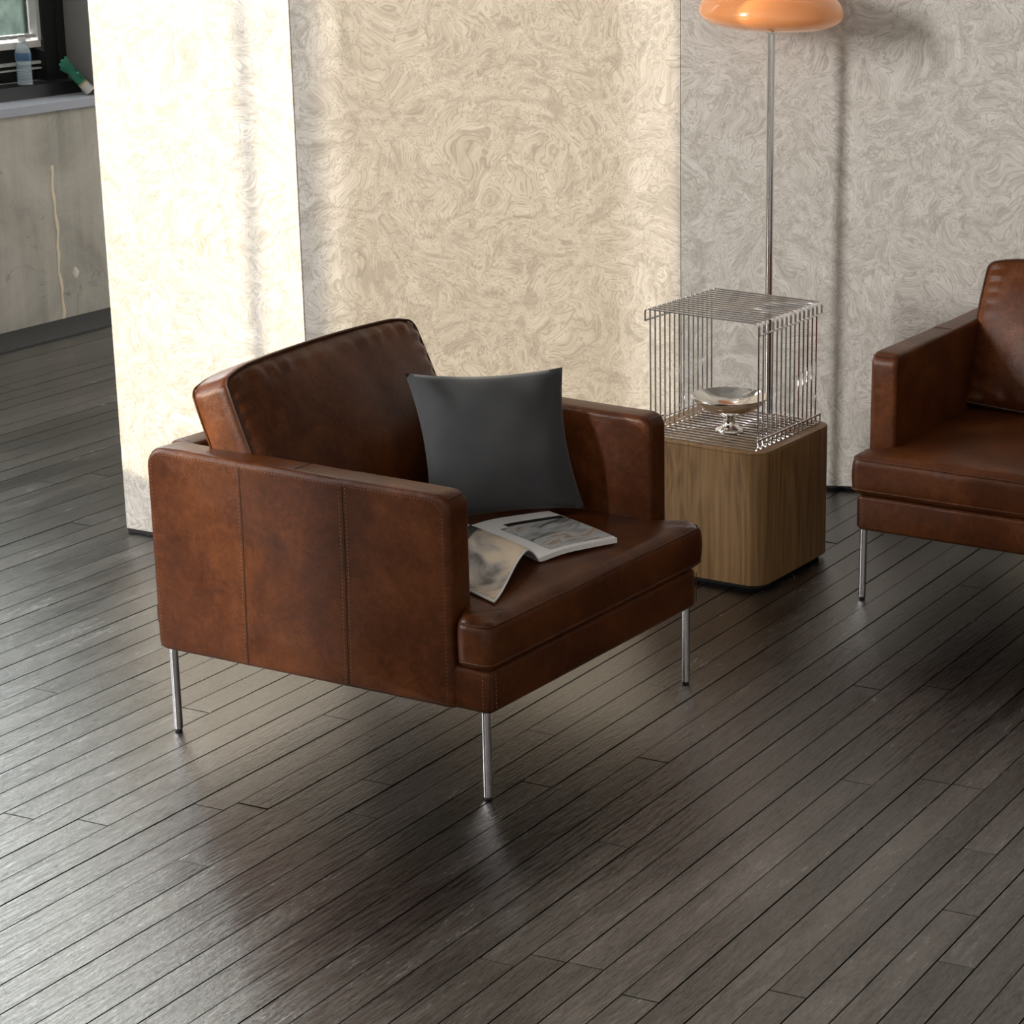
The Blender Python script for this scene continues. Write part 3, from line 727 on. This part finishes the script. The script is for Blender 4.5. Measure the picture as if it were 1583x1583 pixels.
# ------------------------------------------------------------------ side table, wire cube, bowl, lamp
TA = CH_A - math.pi / 2                               # aligned with the seats: local x right, y back
tb = thing('side_table', 'square oak plinth side table with rounded corners beside the leather armchair', 'side table', (-0.750, 6.072, 0), TA)
TS = 0.405; ZT = 0.373                                # local: near right corner at (0,0); table spans x -TS..0, y 0..TS
P = round_poly([(-TS, 0), (0, 0), (0, TS), (-TS, TS)], 0.052, 8)
obj('plinth', extrude(inset_poly(P, 0.018), 0.0, 0.014, 0, 1, lambda p, a: (p.x, p.y, a)), M['dark'], tb)
obj('body', extrude(P, 0.014, ZT - 0.0065, 0.001, 1, lambda p, a: (p.x, p.y, a)), M['wood'], tb)
obj('top', extrude(P, ZT - 0.006, ZT, 0.0015, 2, lambda p, a: (p.x, p.y, a)), M['wood'], tb)

def tloc(x, y, z=0.0):
    return Vector((-0.750, 6.072, 0)) + Vector((math.cos(TA), math.sin(TA), 0)) * x + Vector((-math.sin(TA), math.cos(TA), 0)) * y + Vector((0, 0, z))
CW, CD, CHT = 0.335, 0.340, 0.335
wc = thing('wire_cube', 'open chrome wire cube standing on the oak side table around a silver bowl', 'wire cube', tloc(-0.022, 0.022, ZT), TA)
NW = 15; RW = 0.0025
def arc_path(pts, r=0.010, seg=4):
    out = []
    for i, p in enumerate(pts):
        p = Vector(p)
        if i in (0, len(pts) - 1): out.append(p); continue
        a = (Vector(pts[i - 1]) - p).normalized(); c = (Vector(pts[i + 1]) - p).normalized()
        s, e = p + a * r, p + c * r
        for k in range(seg + 1):
            t = k / seg; out.append((1 - t) ** 2 * s + 2 * t * (1 - t) * p + t * t * e)
    return out
HK = 0.030
bot = obj('wire', tube_bm(arc_path([(-CW, 0, HK), (-CW, 0, RW), (0, 0, RW), (0, 0, HK)]), RW, 7), M['chrome'], wc); bm_bot = bot.data
top = obj('wire', tube_bm(arc_path([(-CW, 0, CHT - HK), (-CW, 0, CHT), (0, 0, CHT), (0, 0, CHT - HK)]), RW, 7), M['chrome'], wc); bm_top = top.data
for k in range(1, NW):
    for me in (bm_bot, bm_top):
        o = bpy.data.objects.new('wire', me); col.objects.link(o); o.parent = wc; o.location = (0, CD * k / (NW - 1), 0)
for x in (-CW, 0):
    for z in (HK, CHT - HK):
        obj('rail', tube_bm([(x, -0.001, z), (x, CD + 0.001, z)], RW * 1.1, 7), M['chrome'], wc)
up = None
for x in (-CW + 0.008, -0.008):
    for k in range(NW - 1):
        y = CD * (k + 0.5) / (NW - 1)
        if up is None: up = obj('upright_wire', tube_bm([(0, 0, 0.006), (0, 0, CHT - 0.004)], RW * 0.95, 7), M['chrome'], wc).data; bpy.data.objects[-1] if False else None; first = [o for o in col.objects if o.data == up][0]; first.location = (x, y, 0)
        else:
            o = bpy.data.objects.new('upright_wire', up); col.objects.link(o); o.parent = wc; o.location = (x, y, 0)

bw = thing('pedestal_bowl', 'polished silver pedestal bowl inside the chrome wire cube', 'bowl', (-0.862, 6.287, ZT + 2 * RW + 0.0005))
prof = [(0.0, 0.0), (0.036, 0.0), (0.037, 0.003), (0.033, 0.008), (0.020, 0.014), (0.015, 0.022), (0.0145, 0.034), (0.019, 0.040), (0.045, 0.050), (0.076, 0.066), (0.094, 0.083), (0.1005, 0.092), (0.1005, 0.095), (0.098, 0.0955), (0.091, 0.086), (0.073, 0.070), (0.042, 0.055), (0.0, 0.049)]
obj('bowl', lathe_bm(prof, 64), M['silver'], bw, angle=60)

lm = thing('floor_lamp', 'floor lamp with chrome pole and orange opal dish shade behind the side table', 'floor lamp', (-0.834, 6.875, 0))
obj('foot', lathe_bm([(0, 0), (0.135, 0), (0.137, 0.004), (0.135, 0.010), (0.02, 0.016), (0.0, 0.016)], 48), M['chrome'], lm)
obj('pole', tube_bm([(0, 0, 0.016), (0, 0, 1.372)], 0.0112, 24), M['chrome'], lm)
SZ = 1.413
pr = []
for k in range(25):
    a = -math.pi / 2 + math.pi * k / 24
    r = 0.1985 * abs(math.cos(a)) ** 0.55; z = (0.046 if a < 0 else 0.075) * math.copysign(abs(math.sin(a)) ** 1.0, a)
    pr.append((max(r, 0.012), SZ + z))
sh = obj('shade', lathe_bm(pr, 72), M['orange'], lm, angle=70)
obj('neck', lathe_bm([(0.0, SZ + 0.060), (0.013, SZ + 0.060), (0.011, SZ + 0.10), (0.011, SZ + 0.16), (0.0, SZ + 0.165)], 24), M['chrome'], lm)
obj('collar', lathe_bm([(0.0113, SZ - 0.056), (0.018, SZ - 0.054), (0.018, SZ - 0.046), (0.0113, SZ - 0.045)], 24), M['chrome'], lm)

# ------------------------------------------------------------------ things on the window sill
bp_ = LW(0.165, 0.152, 0.842)
bt = thing('water_bottle', 'small clear plastic water bottle with white cap standing on the window rail', 'bottle', bp_)
pf = [(0.0, 0.0), (0.024, 0.0), (0.027, 0.004)]
for i in range(12):
    z = 0.008 + i * 0.0062; pf += [(0.0275, z), (0.0255, z + 0.0031)]
pf += [(0.0275, 0.088), (0.0275, 0.118), (0.025, 0.130), (0.016, 0.146), (0.0125, 0.150), (0.0125, 0.156), (0.0, 0.156)]
obj('bottle_body', lathe_bm(pf, 28), M['plastic'], bt, angle=60)
obj('label_band', lathe_bm([(0.0277, 0.089), (0.0279, 0.0895), (0.0279, 0.1165), (0.0277, 0.117)], 28), M['blue'], bt)
obj('cap', lathe_bm([(0.0, 0.157), (0.0145, 0.157), (0.0148, 0.159), (0.0148, 0.170), (0.0135, 0.172), (0.0, 0.172)], 24), M['bead'], bt)

gl = thing('work_glove', 'green rubber work glove with white cuff leaning in the window corner', 'glove', LW(-0.045, 0.085, 0.795))
XL, YL, ZL = -PD, -QD, Vector((0, 0, 1))              # local: along the wall towards the viewer, outwards, up
def gp(a, d, z): return XL * a + YL * d + ZL * z
gbm = bmesh.new()
pal = [(gp(0.0, -0.012, 0.038), .016), (gp(0.010, 0.0, 0.058), .020), (gp(0.022, 0.008, 0.078), .019), (gp(0.030, 0.012, 0.090), .015)]
tube_bm([p for p, _ in pal], [r for _, r in pal], 14, gbm)
tips = [((0.028, 0.000, 0.086), (0.050, 0.004, 0.118), (0.062, 0.008, 0.142)), ((0.030, 0.008, 0.088), (0.054, 0.014, 0.112), (0.072, 0.018, 0.130)), ((0.030, 0.014, 0.086), (0.054, 0.022, 0.102), (0.072, 0.028, 0.114)), ((0.026, 0.018, 0.080), (0.046, 0.028, 0.090), (0.060, 0.036, 0.097)), ((0.008, -0.010, 0.062), (0.026, -0.020, 0.072), (0.042, -0.024, 0.086))]
for tp in tips:
    path = [gp(*(Vector(tp[0]) * 0.7 + Vector((0.012, 0.0, 0.024)) * 0.5))] + [gp(*x) for x in tp]
    tube_bm(path, [0.010, 0.0095, 0.0085, 0.0062], 10, gbm)
go = obj('glove_hand', gbm, M['greenglove'], gl, angle=180)
rm = go.modifiers.new('remesh', 'REMESH'); rm.mode = 'VOXEL'; rm.voxel_size = 0.003; rm.use_smooth_shade = True
sm_ = go.modifiers.new('smooth', 'SMOOTH'); sm_.iterations = 4; sm_.factor = 0.5
cf = [gp(-0.016, -0.030, 0.012), gp(-0.008, -0.020, 0.026), gp(0.001, -0.010, 0.042)]
obj('cuff', tube_bm(cf, [0.0225, 0.020, 0.0185], 16, cap=True), M['cuff'], gl, angle=50)
obj('cuff_trim', tube_bm([gp(0.000, -0.011, 0.0405), gp(0.003, -0.008, 0.0455)], 0.0195, 16), m_simple('yellow_trim', (.40, .33, .14), 0.8), gl)
print('planks shown', len(shown))
